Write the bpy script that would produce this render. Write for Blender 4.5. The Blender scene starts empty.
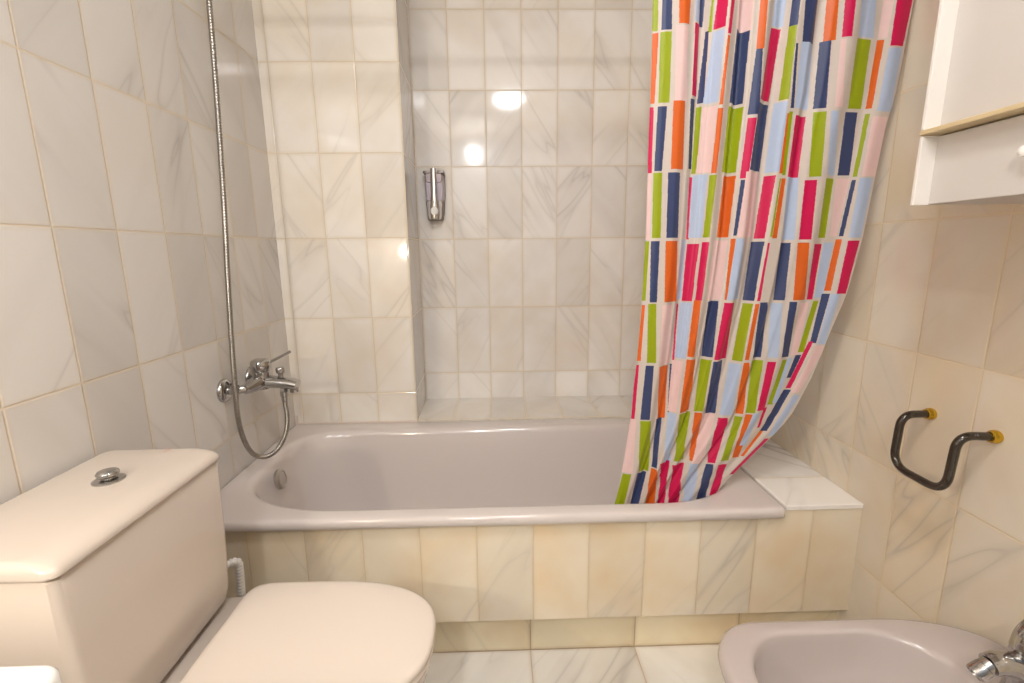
import bpy, bmesh, math, random
from mathutils import Vector, Matrix
random.seed(7)
COL = bpy.context.scene.collection
PI = math.pi
W, YB, YA = 1.8145, 0.692, 0.9936          # right wall, back wall on the left, alcove back wall
ZR, ZC, YN = 0.464, 2.36, -2.3             # tub rim, ceiling, wall behind the camera
PT, RT = 0.1525, 0.305                     # tile pitch

# ------------------------------------------------------------------ objects
def finish(o, mat=None, smooth=True, angle=40):
    me = o.data
    if mat is not None and not me.materials: me.materials.append(mat)
    if smooth:
        for p in me.polygons: p.use_smooth = True
        try: me.set_sharp_from_angle(angle=math.radians(angle))
        except Exception: pass
    return o

def mesh_obj(name, verts, faces, mat, parent=None, smooth=True, angle=40):
    off = Vector(parent_loc(parent))
    me = bpy.data.meshes.new(name)
    me.from_pydata([tuple(Vector(v) - off) for v in verts], [], faces)
    me.update()
    bm = bmesh.new(); bm.from_mesh(me)
    bmesh.ops.recalc_face_normals(bm, faces=bm.faces)
    bm.to_mesh(me); bm.free()
    o = bpy.data.objects.new(name, me); COL.objects.link(o)
    if parent: o.parent = parent
    return finish(o, mat, smooth, angle)

def parent_loc(p):
    v = Vector((0, 0, 0))
    while p is not None:
        v += p.location; p = p.parent
    return v

def empty(name, loc, label, cat, group=None):
    o = bpy.data.objects.new(name, None); COL.objects.link(o)
    o.location = loc; o.empty_display_size = .05
    return tag(o, label, cat, group)

def tag(o, label, cat, group=None, kind=None):
    o['label'] = label; o['category'] = cat
    if group: o['group'] = group
    if kind: o['kind'] = kind
    return o

class MB:
    """collects shapes into one mesh"""
    def __init__(s): s.v = []; s.f = []
    def add(s, v, f):
        n = len(s.v); s.v += [tuple(p) for p in v]; s.f += [tuple(i + n for i in q) for q in f]; return s
    def build(s, name, mat, parent=None, **k): return mesh_obj(name, s.v, s.f, mat, parent, **k)

def loft(loops, cap0=True, cap1=True, closed=True):
    n = len(loops[0]); v = [p for l in loops for p in l]; f = []
    for i in range(len(loops) - 1):
        for j in range(n if closed else n - 1):
            a, b = i * n + j, i * n + (j + 1) % n
            f.append((a, b, b + n, a + n))
    if cap0: f.append(tuple(range(n)))
    if cap1: f.append(tuple((len(loops) - 1) * n + k for k in range(n)))
    return v, f

def box(x0, x1, y0, y1, z0, z1, bev=0.0, seg=3):
    bm = bmesh.new(); bmesh.ops.create_cube(bm, size=1)
    for q in bm.verts:
        q.co = Vector(((x0 + x1) / 2 + q.co.x * (x1 - x0), (y0 + y1) / 2 + q.co.y * (y1 - y0), (z0 + z1) / 2 + q.co.z * (z1 - z0)))
    if bev > 0: bmesh.ops.bevel(bm, geom=list(bm.edges), offset=bev, segments=seg, profile=.5, affect='EDGES')
    bm.verts.index_update()
    v = [tuple(q.co) for q in bm.verts]; f = [tuple(q.index for q in p.verts) for p in bm.faces]
    bm.free(); return v, f

def spline(pts, n=12):
    P = [Vector(p) for p in pts]; P = [2 * P[0] - P[1]] + P + [2 * P[-1] - P[-2]]
    out = []
    for i in range(1, len(P) - 2):
        for k in range(n):
            t = k / n; a, b, c, d = P[i - 1], P[i], P[i + 1], P[i + 2]
            out.append(.5 * ((2 * b) + (c - a) * t + (2 * a - 5 * b + 4 * c - d) * t * t + (3 * b - a - 3 * c + d) * t ** 3))
    out.append(P[-2]); return out

def fillet(pts, r, n=8):
    P = [Vector(p) for p in pts]; out = [P[0]]
    for i in range(1, len(P) - 1):
        a, b, c = P[i - 1], P[i], P[i + 1]
        rr = min(r, (a - b).length * .48, (c - b).length * .48)
        p0 = b + (a - b).normalized() * rr; p1 = b + (c - b).normalized() * rr
        for k in range(n + 1):
            t = k / n; out.append((1 - t) ** 2 * p0 + 2 * t * (1 - t) * b + t * t * p1)
    out.append(P[-1]); return out

def resample(pts, step):
    out = [pts[0]]; acc = 0
    for a, b in zip(pts, pts[1:]):
        L = (b - a).length; d = step - acc
        while d <= L:
            out.append(a + (b - a) * (d / L)); d += step
        acc = L - (d - step)
    out.append(pts[-1]); return out

def tube(pts, r, n=16, cap=True, sq=None):
    """r number or list; sq = (a, b) squash of the section"""
    P = [Vector(p) for p in pts]; m = len(P)
    R = r if isinstance(r, (list, tuple)) else [r] * m
    t0 = (P[1] - P[0]).normalized()
    ref = Vector((0, 0, 1)) if abs(t0.z) < .9 else Vector((1, 0, 0))
    nrm = (ref - t0 * ref.dot(t0)).normalized(); loops = []
    for i in range(m):
        t = ((P[min(i + 1, m - 1)] - P[max(i - 1, 0)])).normalized()
        nrm = (nrm - t * nrm.dot(t)).normalized(); bn = t.cross(nrm)
        sa, sb = sq or (1, 1)
        loops.append([P[i] + R[i] * (sa * math.cos(2 * PI * k / n) * nrm + sb * math.sin(2 * PI * k / n) * bn) for k in range(n)])
    return loft(loops, cap, cap)

def lathe(profile, origin, axis=(0, 0, 1), n=32):
    """profile: (radius, height) along the axis"""
    ax = Vector(axis).normalized(); ref = Vector((0, 0, 1)) if abs(ax.z) < .9 else Vector((1, 0, 0))
    u = (ref - ax * ref.dot(ax)).normalized(); w = ax.cross(u); O = Vector(origin)
    loops = [[O + ax * h + max(r, 1e-5) * (math.cos(2 * PI * k / n) * u + math.sin(2 * PI * k / n) * w) for k in range(n)] for r, h in profile]
    return loft(loops)

def rrect(x0, x1, y0, y1, rad, z, n=10, m=8):
    """rounded rectangle, rad = ((rx,ry) x4) for corners (x1,y0),(x1,y1),(x0,y1),(x0,y0); same topology for every call"""
    if not isinstance(rad[0], (tuple, list)): rad = [rad] * 4
    C = [(x1, y0, -1, 1, -90), (x1, y1, -1, -1, 0), (x0, y1, 1, -1, 90), (x0, y0, 1, 1, 180)]
    arcs = []
    for (cx, cy, sx, sy, a0), (rx, ry) in zip(C, rad):
        ox, oy = cx + sx * rx, cy + sy * ry
        arcs.append([(ox + rx * math.cos(math.radians(a0 + 90 * k / n)), oy + ry * math.sin(math.radians(a0 + 90 * k / n))) for k in range(n + 1)])
    out = []
    for i in range(4):
        out += arcs[i]
        a, b = arcs[i][-1], arcs[(i + 1) % 4][0]
        out += [(a[0] + (b[0] - a[0]) * k / m, a[1] + (b[1] - a[1]) * k / m) for k in range(1, m)]
    return [(x, y, z) for x, y in out]

def superell(cx, cy, ax0, ax1, b, z, n0=3.0, n1=3.0, N=72):
    """egg outline: half length ax1 to +x with exponent n1, ax0 to -x with exponent n0"""
    out = []
    for k in range(N):
        t = 2 * PI * k / N; c, s = math.cos(t), math.sin(t)
        e, a = (n1, ax1) if c >= 0 else (n0, ax0)
        out.append((cx + a * math.copysign(abs(c) ** (2 / e), c), cy + b * math.copysign(abs(s) ** (2 / e), s), z))
    return out

# ------------------------------------------------------------------ materials
def srgb(r, g, b):
    f = lambda c: (c / 255 / 12.92) if c / 255 <= .04045 else ((c / 255 + .055) / 1.055) ** 2.4
    return (f(r), f(g), f(b), 1)

def mat(name, col, rough=.5, metal=0.0, coat=0.0, spec=.5, trans=0.0, emis=None, noise=None):
    m = bpy.data.materials.new(name); m.use_nodes = True
    nt = m.node_tree; b = nt.nodes['Principled BSDF']
    b.inputs['Base Color'].default_value = col
    b.inputs['Roughness'].default_value = rough; b.inputs['Metallic'].default_value = metal
    b.inputs['Coat Weight'].default_value = coat; b.inputs['Coat Roughness'].default_value = .05
    b.inputs['Specular IOR Level'].default_value = spec
    b.inputs['Transmission Weight'].default_value = trans
    if emis:
        b.inputs['Emission Color'].default_value = emis[0]; b.inputs['Emission Strength'].default_value = emis[1]
    if noise:      # (scale, amount) slight variation of the surface colour
        tc = nt.nodes.new('ShaderNodeTexCoord'); nz = nt.nodes.new('ShaderNodeTexNoise')
        nz.inputs['Scale'].default_value = noise[0]; nz.inputs['Detail'].default_value = 3
        nt.links.new(tc.outputs['Object'], nz.inputs['Vector'])
        mx = nt.nodes.new('ShaderNodeMix'); mx.data_type = 'RGBA'
        mx.inputs['A'].default_value = col
        mx.inputs['B'].default_value = tuple(c * (1 - noise[1]) for c in col[:3]) + (1,)
        nt.links.new(nz.outputs['Fac'], mx.inputs['Factor']); nt.links.new(mx.outputs['Result'], b.inputs['Base Color'])
    return m

class NT:
    def __init__(s, m): s.nt = m.node_tree
    def n(s, t, **k):
        x = s.nt.nodes.new(t)
        for a, v in k.items(): setattr(x, a, v)
        return x
    def put(s, sock, v):
        if isinstance(v, bpy.types.NodeSocket): s.nt.links.new(v, sock)
        else: sock.default_value = v
    def math(s, op, a, b=0.0, c=0.0):
        x = s.n('ShaderNodeMath', operation=op)
        s.put(x.inputs[0], a); s.put(x.inputs[1], b); s.put(x.inputs[2], c); return x.outputs[0]
    def mix(s, f, a, b, bt='MIX'):
        x = s.n('ShaderNodeMix', data_type='RGBA', blend_type=bt)
        s.put(x.inputs['Factor'], f); s.put(x.inputs['A'], a); s.put(x.inputs['B'], b); return x.outputs['Result']
    def ramp(s, f, p0, p1, v0=0.0, v1=1.0):
        x = s.n('ShaderNodeMapRange'); x.clamp = True
        s.put(x.inputs['Value'], f)
        for i, v in zip(('From Min', 'From Max', 'To Min', 'To Max'), (p0, p1, v0, v1)): x.inputs[i].default_value = v
        return x.outputs['Result']
    def xyz(s, a, b, c):
        x = s.n('ShaderNodeCombineXYZ'); s.put(x.inputs[0], a); s.put(x.inputs[1], b); s.put(x.inputs[2], c); return x.outputs[0]
    def noise(s, vec, scale, detail=4, rough=.55, dist=0.0):
        x = s.n('ShaderNodeTexNoise'); s.put(x.inputs['Vector'], vec)
        x.inputs['Scale'].default_value = scale; x.inputs['Detail'].default_value = detail
        x.inputs['Roughness'].default_value = rough; x.inputs['Distortion'].default_value = dist
        return x.outputs['Fac']

GROUT = srgb(212, 190, 152)
def tile_mat(name, ua, uo, up, va, vo, vp, base=srgb(224, 214, 202), warm=srgb(220, 196, 158), grey=srgb(176, 168, 160),
             veins=.55, warmth=.35, rough=.08, seed=0.0, grout=GROUT, gw=.0013):
    """marble tiles on a plane: u, v world axes, origin and pitch of the joints"""
    m = bpy.data.materials.new(name); m.use_nodes = True; N = NT(m); bs = N.nt.nodes['Principled BSDF']
    geo = N.n('ShaderNodeNewGeometry'); sp = N.n('ShaderNodeSeparateXYZ'); N.nt.links.new(geo.outputs['Position'], sp.inputs[0])
    U = N.math('MULTIPLY_ADD', sp.outputs['XYZ'.index(ua)], 1 / up, -uo / up + 100)
    V = N.math('MULTIPLY_ADD', sp.outputs['XYZ'.index(va)], 1 / vp, -vo / vp + 100)
    fu, fv = N.math('FLOOR', U), N.math('FLOOR', V)
    ru, rv = N.math('SUBTRACT', U, fu), N.math('SUBTRACT', V, fv)
    du = N.math('MULTIPLY', N.math('MINIMUM', ru, N.math('SUBTRACT', 1.0, ru)), up)
    dv = N.math('MULTIPLY', N.math('MINIMUM', rv, N.math('SUBTRACT', 1.0, rv)), vp)
    d = N.math('MINIMUM', du, dv)
    wn = N.n('ShaderNodeTexWhiteNoise', noise_dimensions='3D'); N.nt.links.new(N.xyz(fu, fv, seed + .37), wn.inputs['Vector'])
    sc = N.n('ShaderNodeSeparateColor'); N.nt.links.new(wn.outputs['Color'], sc.inputs[0])
    r1, r2, r3 = sc.outputs[0], sc.outputs[1], sc.outputs[2]
    # coordinates inside the tile, sheared by a tile's own slant, so that the veins run diagonally
    lu = N.math('MULTIPLY', ru, up); lv = N.math('MULTIPLY', rv, vp)
    sgn = N.math('MULTIPLY_ADD', r1, 2.0, -1.0)
    slant = N.math('MULTIPLY_ADD', N.math('SIGN', sgn), .55, N.math('MULTIPLY', sgn, .35))
    a = N.math('MULTIPLY_ADD', lv, slant, lu)
    b = N.math('MULTIPLY_ADD', lu, N.math('MULTIPLY', slant, -1.0), lv)
    vec = N.xyz(N.math('MULTIPLY_ADD', r2, 37.0, a), N.math('MULTIPLY_ADD', b, .13, N.math('MULTIPLY', r3, 23.0)), N.math('MULTIPLY_ADD', r1, 11.0, seed))
    n1 = N.noise(vec, 7.5, 2, .5, .05)
    ridge = N.math('ABSOLUTE', N.math('SUBTRACT', n1, .5))
    line = N.math('POWER', N.ramp(ridge, .0, .055, 1.0, 0.0), 1.6)
    fine = N.math('POWER', N.ramp(ridge, .0, .010, 1.0, 0.0), 1.2)
    mask = N.ramp(N.noise(vec, 4.0, 1, .5), .46, .68)
    cloud = N.ramp(N.noise(vec, 5.0, 3, .5, .2), .44, .80)
    wrm = N.ramp(N.noise(N.xyz(N.math('ADD', sp.outputs[0], N.math('MULTIPLY', r2, .6)), sp.outputs[1], N.math('ADD', sp.outputs[2], seed)), 3.2, 3, .55), .42, .72)
    c = N.mix(N.math('MULTIPLY', wrm, warmth), base, warm)
    c = N.mix(N.math('MULTIPLY', cloud, veins * .7), c, grey)
    c = N.mix(N.math('MULTIPLY', N.math('MULTIPLY', line, mask), veins * .75), c, srgb(160, 153, 146))
    c = N.mix(N.math('MULTIPLY', N.math('MULTIPLY', fine, mask), veins * .45), c, srgb(130, 122, 114))
    # each tile a little lighter or darker
    val = N.math('MULTIPLY_ADD', r3, .14, .91)
    hs = N.n('ShaderNodeHueSaturation'); N.put(hs.inputs['Value'], val); N.put(hs.inputs['Color'], c); c = hs.outputs['Color']
    g = N.ramp(d, gw * .7, gw * 1.5, 1.0, 0.0)
    gs = N.ramp(d, gw, .012, .18, 0.0)            # stain that has crept from the joint into the stone
    c = N.mix(gs, c, grout)
    c = N.mix(N.math('MULTIPLY', g, .55), c, grout)
    N.nt.links.new(c, bs.inputs['Base Color'])
    N.put(bs.inputs['Roughness'], N.math('MULTIPLY_ADD', g, .5, rough))
    bs.inputs['Specular IOR Level'].default_value = .5
    h = N.math('ADD', N.ramp(d, gw * .4, gw * 2.2), N.math('MULTIPLY', N.noise(geo.outputs['Position'], 5.0, 1), .55))
    # each tile lies at its own very slight tilt
    h = N.math('ADD', h, N.math('MULTIPLY', N.math('ADD', N.math('MULTIPLY', ru, N.math('SUBTRACT', r2, .5)), N.math('MULTIPLY', rv, N.math('SUBTRACT', r3, .5))), .5))
    bp = N.n('ShaderNodeBump'); bp.inputs['Strength'].default_value = .5; bp.inputs['Distance'].default_value = .0016
    N.put(bp.inputs['Height'], h); N.nt.links.new(bp.outputs[0], bs.inputs['Normal'])
    return m
CHROME = mat('chrome', srgb(186, 185, 184), .09, 1.0)
STEEL = mat('brushed steel', srgb(190, 185, 178), .28, 1.0)
HOSE = mat('hose steel', srgb(164, 160, 155), .24, 1.0)
BRASS = mat('brass', srgb(214, 176, 60), .2, 1.0)
DARK = mat('dark bronze enamel', srgb(58, 49, 40), .1, .35, coat=.5)
BATHC = mat('mauve grey enamel', srgb(219, 210, 206), .14, coat=.4, noise=(2.0, .03))
BIDC = mat('mauve grey porcelain', srgb(198, 187, 183), .14, coat=.4, noise=(2.0, .03))
PORC = mat('pinkish cream porcelain', srgb(211, 199, 188), .1, coat=.5, noise=(2.0, .03))
LIDC = mat('cream seat plastic', srgb(226, 214, 203), .22, noise=(2.5, .03))
WHITE = mat('white ceramic', srgb(240, 238, 234), .1, coat=.5, noise=(2.0, .02))
LACQ = mat('white lacquered wood', srgb(230, 225, 219), .32, noise=(6.0, .03))
DOORP = mat('shaded lacquered wood', srgb(202, 196, 191), .32, noise=(6.0, .03))  # the lip's lacquer greyed: shade on the cabinet faces put into the colour
EDGE = mat('cream edge strip', srgb(206, 186, 146), .5, noise=(6.0, .05))
RUBBER = mat('dark rubber', srgb(60, 56, 54), .6, noise=(6.0, .1))
PLAST = mat('white plastic', srgb(236, 234, 230), .35, noise=(6.0, .03))
CAULK = mat('sealant', srgb(224, 208, 196), .4, noise=(20.0, .08))
PAINT = mat('white paint', srgb(238, 232, 224), .7, noise=(3.0, .03))
LILAC = mat('lilac soap', srgb(196, 184, 196), .15, coat=.3, noise=(8.0, .05))

# ------------------------------------------------------------------ the room
ZT = 1.1985
FRONT = mat('blue grey paint', srgb(150, 156, 166), .6, noise=(3.0, .03))
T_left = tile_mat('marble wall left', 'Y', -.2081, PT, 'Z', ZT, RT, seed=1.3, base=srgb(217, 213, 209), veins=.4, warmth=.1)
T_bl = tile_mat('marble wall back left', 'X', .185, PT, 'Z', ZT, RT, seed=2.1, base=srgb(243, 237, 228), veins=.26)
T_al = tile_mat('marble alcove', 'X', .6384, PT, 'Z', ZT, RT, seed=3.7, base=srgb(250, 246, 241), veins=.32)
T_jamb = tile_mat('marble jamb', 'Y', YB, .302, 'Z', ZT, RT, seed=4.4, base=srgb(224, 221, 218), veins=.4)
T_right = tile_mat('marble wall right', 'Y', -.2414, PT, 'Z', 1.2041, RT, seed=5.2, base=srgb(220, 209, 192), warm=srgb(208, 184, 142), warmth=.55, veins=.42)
T_panel = tile_mat('marble bath panel', 'X', .1563, PT, 'Z', -.3, 1.0, seed=6.6, base=srgb(240, 229, 208), warm=srgb(228, 196, 142), warmth=.6, veins=.3)
T_toe = tile_mat('marble plinth', 'X', .9123, RT, 'Z', 0.0, .5, seed=7.5, base=srgb(250, 236, 202), warm=srgb(220, 184, 126), warmth=.6, veins=.3, grout=srgb(150, 112, 70))
T_floor = tile_mat('marble floor', 'X', .9123, RT, 'Y', .0333, RT, seed=8.2, base=srgb(251, 247, 240), veins=.45, rough=.16, grout=srgb(178, 140, 92))
T_ledge = tile_mat('marble ledge', 'X', .6384, PT, 'Y', .708, .60, seed=9.9, base=srgb(244, 240, 233), veins=.4)
T_end = tile_mat('marble end ledge', 'X', 1.585, .45, 'Y', .154, RT, seed=10.4, base=srgb(244, 240, 235), veins=.6, warmth=.1)

def struct(name, shape, m, label, cat, smooth=False):
    o = mesh_obj(name, shape[0], shape[1], m, None, smooth=smooth)
    return tag(o, label, cat, kind='structure')

struct('floor', box(-.1, W + .1, YN - .1, 1.1, -.1, 0), T_floor, 'pale marble floor tiles in front of the bathtub', 'floor')
struct('ceiling', box(-.1, W + .1, YN - .1, 1.1, ZC, ZC + .1), PAINT, 'white ceiling above the bathroom', 'ceiling')
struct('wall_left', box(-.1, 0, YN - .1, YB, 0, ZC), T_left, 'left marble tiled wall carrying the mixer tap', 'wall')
pier = struct('wall_pier', box(-.1, .4938, YB, 1.1, 0, ZC), T_bl, 'marble tiled pier at the left end of the bathtub', 'wall')
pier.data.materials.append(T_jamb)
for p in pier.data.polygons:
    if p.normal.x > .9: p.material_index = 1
# the pier's inner side runs slightly back to the left
for v in pier.data.vertices:
    if v.co.x > .4 and v.co.y > 1.0: v.co.x = .4795
struct('wall_back', box(.4, W + .1, YA, 1.12, 0, ZC), T_al, 'back marble tiled wall of the alcove behind the bathtub', 'wall')
struct('wall_right', box(W, W + .1, YN - .1, YA, 0, ZC), T_right, 'right marble tiled wall carrying cabinet and towel rail', 'wall')
struct('wall_front', box(-.1, W + .1, YN - .1, YN, 0, ZC), FRONT, 'plain wall at the camera end of the bathroom', 'wall')
# bathtub surround
panel = struct('wall_bath_panel', box(0, W, 0, .025, .1312, .4385), T_panel, 'single row of marble tiles facing the bathtub front', 'bath panel')
struct('baseboard_bath', box(0, W, .0333, .06, 0, .1312), T_toe, 'recessed marble plinth below the bathtub panel', 'plinth')
struct('trim_1', box(.4795, W, .705, YA, .4, ZR - .001, .002, 1), T_ledge, 'marble ledge behind the bathtub in the alcove', 'ledge')
struct('trim_2', box(1.601, W, -.004, .705, .4485, ZR - .001, .002, 1), T_end, 'marble slab between the bathtub end and right wall', 'ledge')
struct('trim_3', box(1.6, W, 0, .025, .4385, .4485), T_panel, 'thin marble strip under the slab at the bathtub end', 'trim')
mb = MB(); mb.add(*box(0.0, .012, .685, YB, ZR, .50, .004, 2)); mb.add(*box(.0, .494, YB - .005, YB, ZR - .004, ZR + .004, .001, 1))
tag(mb.build('trim_4', CAULK), 'pale sealant bead along the bathtub edge', 'sealant', kind='structure')

# ------------------------------------------------------------------ bathtub
tub = empty('bathtub', (.8, .33, .0), 'mauve grey enamelled bathtub set behind the marble panel', 'bathtub')
X0, X1, Y0, Y1 = .0005, 1.598, -.022, .6915
ro = ((.022, .022), (.02, .02), (.01, .01), (.012, .012))
def ring(i, z, fr=1.0):
    # basin opening inset by i
    base = (.062, 1.550, .026, .612)
    fl, fr_, bl, br = (.33, .21), (.27, .20), (.20, .15), (.22, .17)
    k = max(.35, 1 - i * 1.1)
    cl = lambda t: (t[0] * k, t[1] * k)
    return rrect(base[0] + i * 1.25, base[1] - i * 1.5, base[2] + i, base[3] - i, (cl(fr_), cl(br), cl(bl), cl(fl)), z, n=16, m=12)
def outer(i, z):
    rr = tuple((max(a - i, .002), max(b - i, .002)) for a, b in ro)
    return rrect(X0 + i, X1 - i, Y0 + i, Y1 - i, rr, z, n=16, m=12)
L = [outer(.006, .435), outer(.0, .4385), outer(0, .453), outer(.002, .4585), outer(.006, .4625), outer(.012, ZR)]
L += [ring(-.006, ZR), ring(.0, ZR - .0012), ring(.005, ZR - .0045), ring(.010, ZR - .011), ring(.014, ZR - .022), ring(.019, ZR - .045),
      ring(.030, .36), ring(.045, .27), ring(.060, .20), ring(.078, .15), ring(.105, .115), ring(.14, .098), ring(.19, .093)]
mb = MB(); mb.add(*loft(L, False, True)); mb.build('tub_shell', BATHC, tub, angle=60)
nrm = Vector((.97, .06, .22)).normalized()
dc = Vector((.110, .290, .424))
drain = mesh_obj('overflow_cap', *lathe([(0.001, .0), (.031, .0), (.033, .003), (.033, .011), (.030, .0145), (.024, .0155), (.022, .0135), (.001, .0135)], dc + nrm * .001, nrm, 40), STEEL, tub)
drain['label'] = 'round steel overflow cap'
mesh_obj('waste', *lathe([(0.001, 0), (.034, 0), (.034, .003), (.022, .004), (.02, .001), (.001, .001)], (.30, .32, .0935), (0, 0, 1), 32), STEEL, tub)

# ------------------------------------------------------------------ toilet
TY = -.368; CY = -.384
wc = empty('toilet', (.3, TY, 0), 'cream close-coupled toilet by the left wall with lid closed', 'toilet')
def cist(i, z, x1, hw, r=.018): return rrect(.014 + i, x1 - i, CY - hw + i, CY + hw - i, ((r, r),) * 4, z)
L = [cist(.03, .398, .240, .165, .03), cist(.012, .402, .240, .170, .03), cist(.002, .415, .241, .174, .03), cist(0, .44, .242, .178, .026), cist(0, .50, .2425, .181, .02),
     cist(0, .60, .243, .185, .016), cist(0, .718, .243, .188, .014), cist(.004, .722, .243, .188, .014)]
mb = MB(); mb.add(*loft(L)); mb.build('cistern', PORC, wc, angle=50)
R4 = ((.018, .018),) * 4
L = [rrect(.012, .245, CY - .190, CY + .190, R4, .7235), rrect(.010, .248, CY - .192, CY + .192, R4, .7255), rrect(.010, .248, CY - .192, CY + .192, R4, .728)]
for a in (10, 20, 30, 40, 50, 60, 70, 80, 90):      # wide rounding towards the front, tighter at the other three sides
    c, s = math.cos(math.radians(a)), math.sin(math.radians(a))
    L.append(rrect(.010 + .014 * (1 - c), .248 - .050 * (1 - c), CY - .192 + .014 * (1 - c), CY + .192 - .014 * (1 - c), R4, .728 + .0205 * s))
L.append(rrect(.06, .17, CY - .15, CY + .15, R4, .7492))
mb = MB(); mb.add(*loft(L)); mb.build('cistern_lid', PORC, wc, angle=60)
BO = (.134, -.340, .749)
btn = mesh_obj('flush_button_plate', *lathe([(.001, 0), (.0245, 0), (.0245, .002), (.021, .004), (.010, .0048), (.0095, .010), (.001, .010)], BO, n=40), CHROME, wc)
mesh_obj('flush_button', *lathe([(.001, .009), (.0145, .009), (.0172, .012), (.0172, .0155), (.0150, .0185), (.009, .0205), (.001, .021)], BO, n=40), CHROME, btn)
# small maker's mark on the lid: a thin stroke of script
mk = [(.150 + .003 * math.sin(k * 1.9), -.225 + .003 * k, .7491) for k in range(9)]
mesh_obj('printed_mark', *tube(spline(mk, 4), .0006, 6), mat('printed grey', srgb(190, 150, 132), .4), wc)
# pan: pedestal rising into the bowl rim with a deck under the cistern
def pan(z, cx, a0, a1, b, n0=3.2, n1=2.4): return superell(cx, TY, a0, a1, b * .93, z, n0, n1)
L = [pan(0, .36, .26, .20, .115), pan(.02, .36, .26, .20, .112), pan(.10, .37, .25, .19, .105), pan(.20, .39, .27, .21, .12), pan(.28, .40, .33, .255, .150),
     pan(.33, .41, .36, .268, .168), pan(.365, .42, .385, .272, .176, 6), pan(.385, .42, .385, .274, .178, 7), pan(.393, .42, .383, .272, .177, 7), pan(.397, .42, .378, .265, .172, 7)]
mb = MB(); mb.add(*loft(L)); mb.build('pan', PORC, wc, angle=60)
def seat(i, z): return superell(.42, TY + .006, .138 - i, .284 - i, .158 - i, z, 8, 2.6, 140)
mb = MB(); mb.add(*loft([seat(.010, .399), seat(.004, .4005), seat(.001, .404), seat(.001, .410), seat(.005, .4135)])); mb.build('seat', LIDC, wc, angle=60)
mb = MB(); mb.add(*loft([seat(.011, .4155), seat(.003, .4165), seat(.0, .4185), seat(0.0, .4265), seat(.0015, .4292), seat(.005, .4315), seat(.013, .4330), seat(.05, .4342), seat(.10, .4348)]))
mb.build('seat_cover', LIDC, wc, angle=60)
for xx in (.36, .62):
    for s in (-1, 1):
        mesh_obj('buffer', *box(xx - .012, xx + .012, TY + s * .125 - .006, TY + s * .125 + .006, .4125, .4165, .001, 1), RUBBER, wc)
for s in (-1, 1):
    mesh_obj('hinge', *lathe([(.001, -.02), (.009, -.02), (.009, .02), (.001, .02)], (.298, TY + s * .078, .4085), (0, 1, 0), 20), LIDC, wc)

# corrugated supply hose behind the toilet
pts = resample(spline([(.188, -.10, .0), (.188, -.10, .15), (.188, -.10, .30), (.192, -.10, .392), (.190, -.106, .412), (.178, -.124, .418), (.160, -.15, .412), (.145, -.185, .404), (.14, -.205, .40)], 14), .0022)
rad = [.0082 + .0014 * (1 if (k // 2) % 2 else -1) for k in range(len(pts))]
mb = MB(); mb.add(*tube(pts, rad, 16))
tag(mb.build('supply_hose', PLAST, angle=80), 'white corrugated water hose rising between toilet cistern and bath panel', 'hose')

# ------------------------------------------------------------------ bidet
bd = empty('bidet', (1.55, -.49, 0), 'mauve grey bidet against the right wall below the towel rail', 'bidet')
BY = -.492
def bo(i, z, x0=1.238, x1=1.806, hw=.192):
    return rrect(x0 + i, x1 - i * .3, BY - hw + i, BY + hw - i, ((.20, .085), (.20, .085), (.105, .125), (.105, .125)), z, n=16, m=8)
def bi(i, z):
    return rrect(1.283 + i, 1.668 - i, BY - .156 + i, BY + .156 - i, ((.12, .11), (.12, .11), (.11, .12), (.11, .12)), z, n=16, m=8)
L = [bo(.06, 0, 1.30, 1.79), bo(.062, .03, 1.30, 1.79), bo(.07, .12, 1.30, 1.79), bo(.055, .22, 1.28, 1.80), bo(.02, .31, 1.25, 1.805), bo(.003, .348), bo(0, .36), bo(.002, .370), bo(.007, .3765), bo(.015, .380),
     bi(-.006, .3805), bi(-.001, .3797), bi(.003, .377), bi(.005, .372), bi(.007, .355), bi(.012, .31), bi(.024, .265), bi(.045, .238), bi(.08, .226), bi(.11, .2235), bi(.125, .223)]
mb = MB(); mb.add(*loft(L)); mb.build('bowl', BIDC, bd, angle=60)
mesh_obj('waste', *lathe([(.001, 0), (.026, 0), (.026, .002), (.018, .003), (.016, 0.0005), (.001, .0005)], (1.475, BY, .2232), n=32), CHROME, bd)
tap = MB()
tap.add(*lathe([(.001, 0), (.026, 0), (.027, .004), (.024, .008), (.022, .03), (.0215, .07), (.023, .075), (.023, .095), (.001, .095)], (1.712, BY, .3795), n=40))
tapo = tap.build('mixer_tap', CHROME, bd)
sp = spline([(1.712, BY, .437), (1.69, BY, .448), (1.665, BY, .453), (1.648, BY, .449)], 8)
mesh_obj('spout', *tube(sp, [.021 - .004 * k / len(sp) for k in range(len(sp))], 24), CHROME, tapo)
ad = Vector((-.80, 0, -.60)).normalized()
mesh_obj('aerator', *lathe([(.001, -.004), (.0132, -.004), (.0132, .006), (.0142, .007), (.0142, .024), (.0128, .027), (.0105, .027), (.010, .024), (.001, .024)], Vector((1.648, BY, .449)) + ad * .001, ad, 32), CHROME, tapo)
lv = spline([(1.712, BY, .474), (1.714, BY, .497), (1.722, BY, .512), (1.735, BY, .520)], 8)
mesh_obj('lever', *tube(lv, [.0235, .0238] + [.0235 - .004 * k / len(lv) for k in range(len(lv) - 2)], 28), CHROME, tapo)

bd.location.x += .007; bd.location.y += .008
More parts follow.
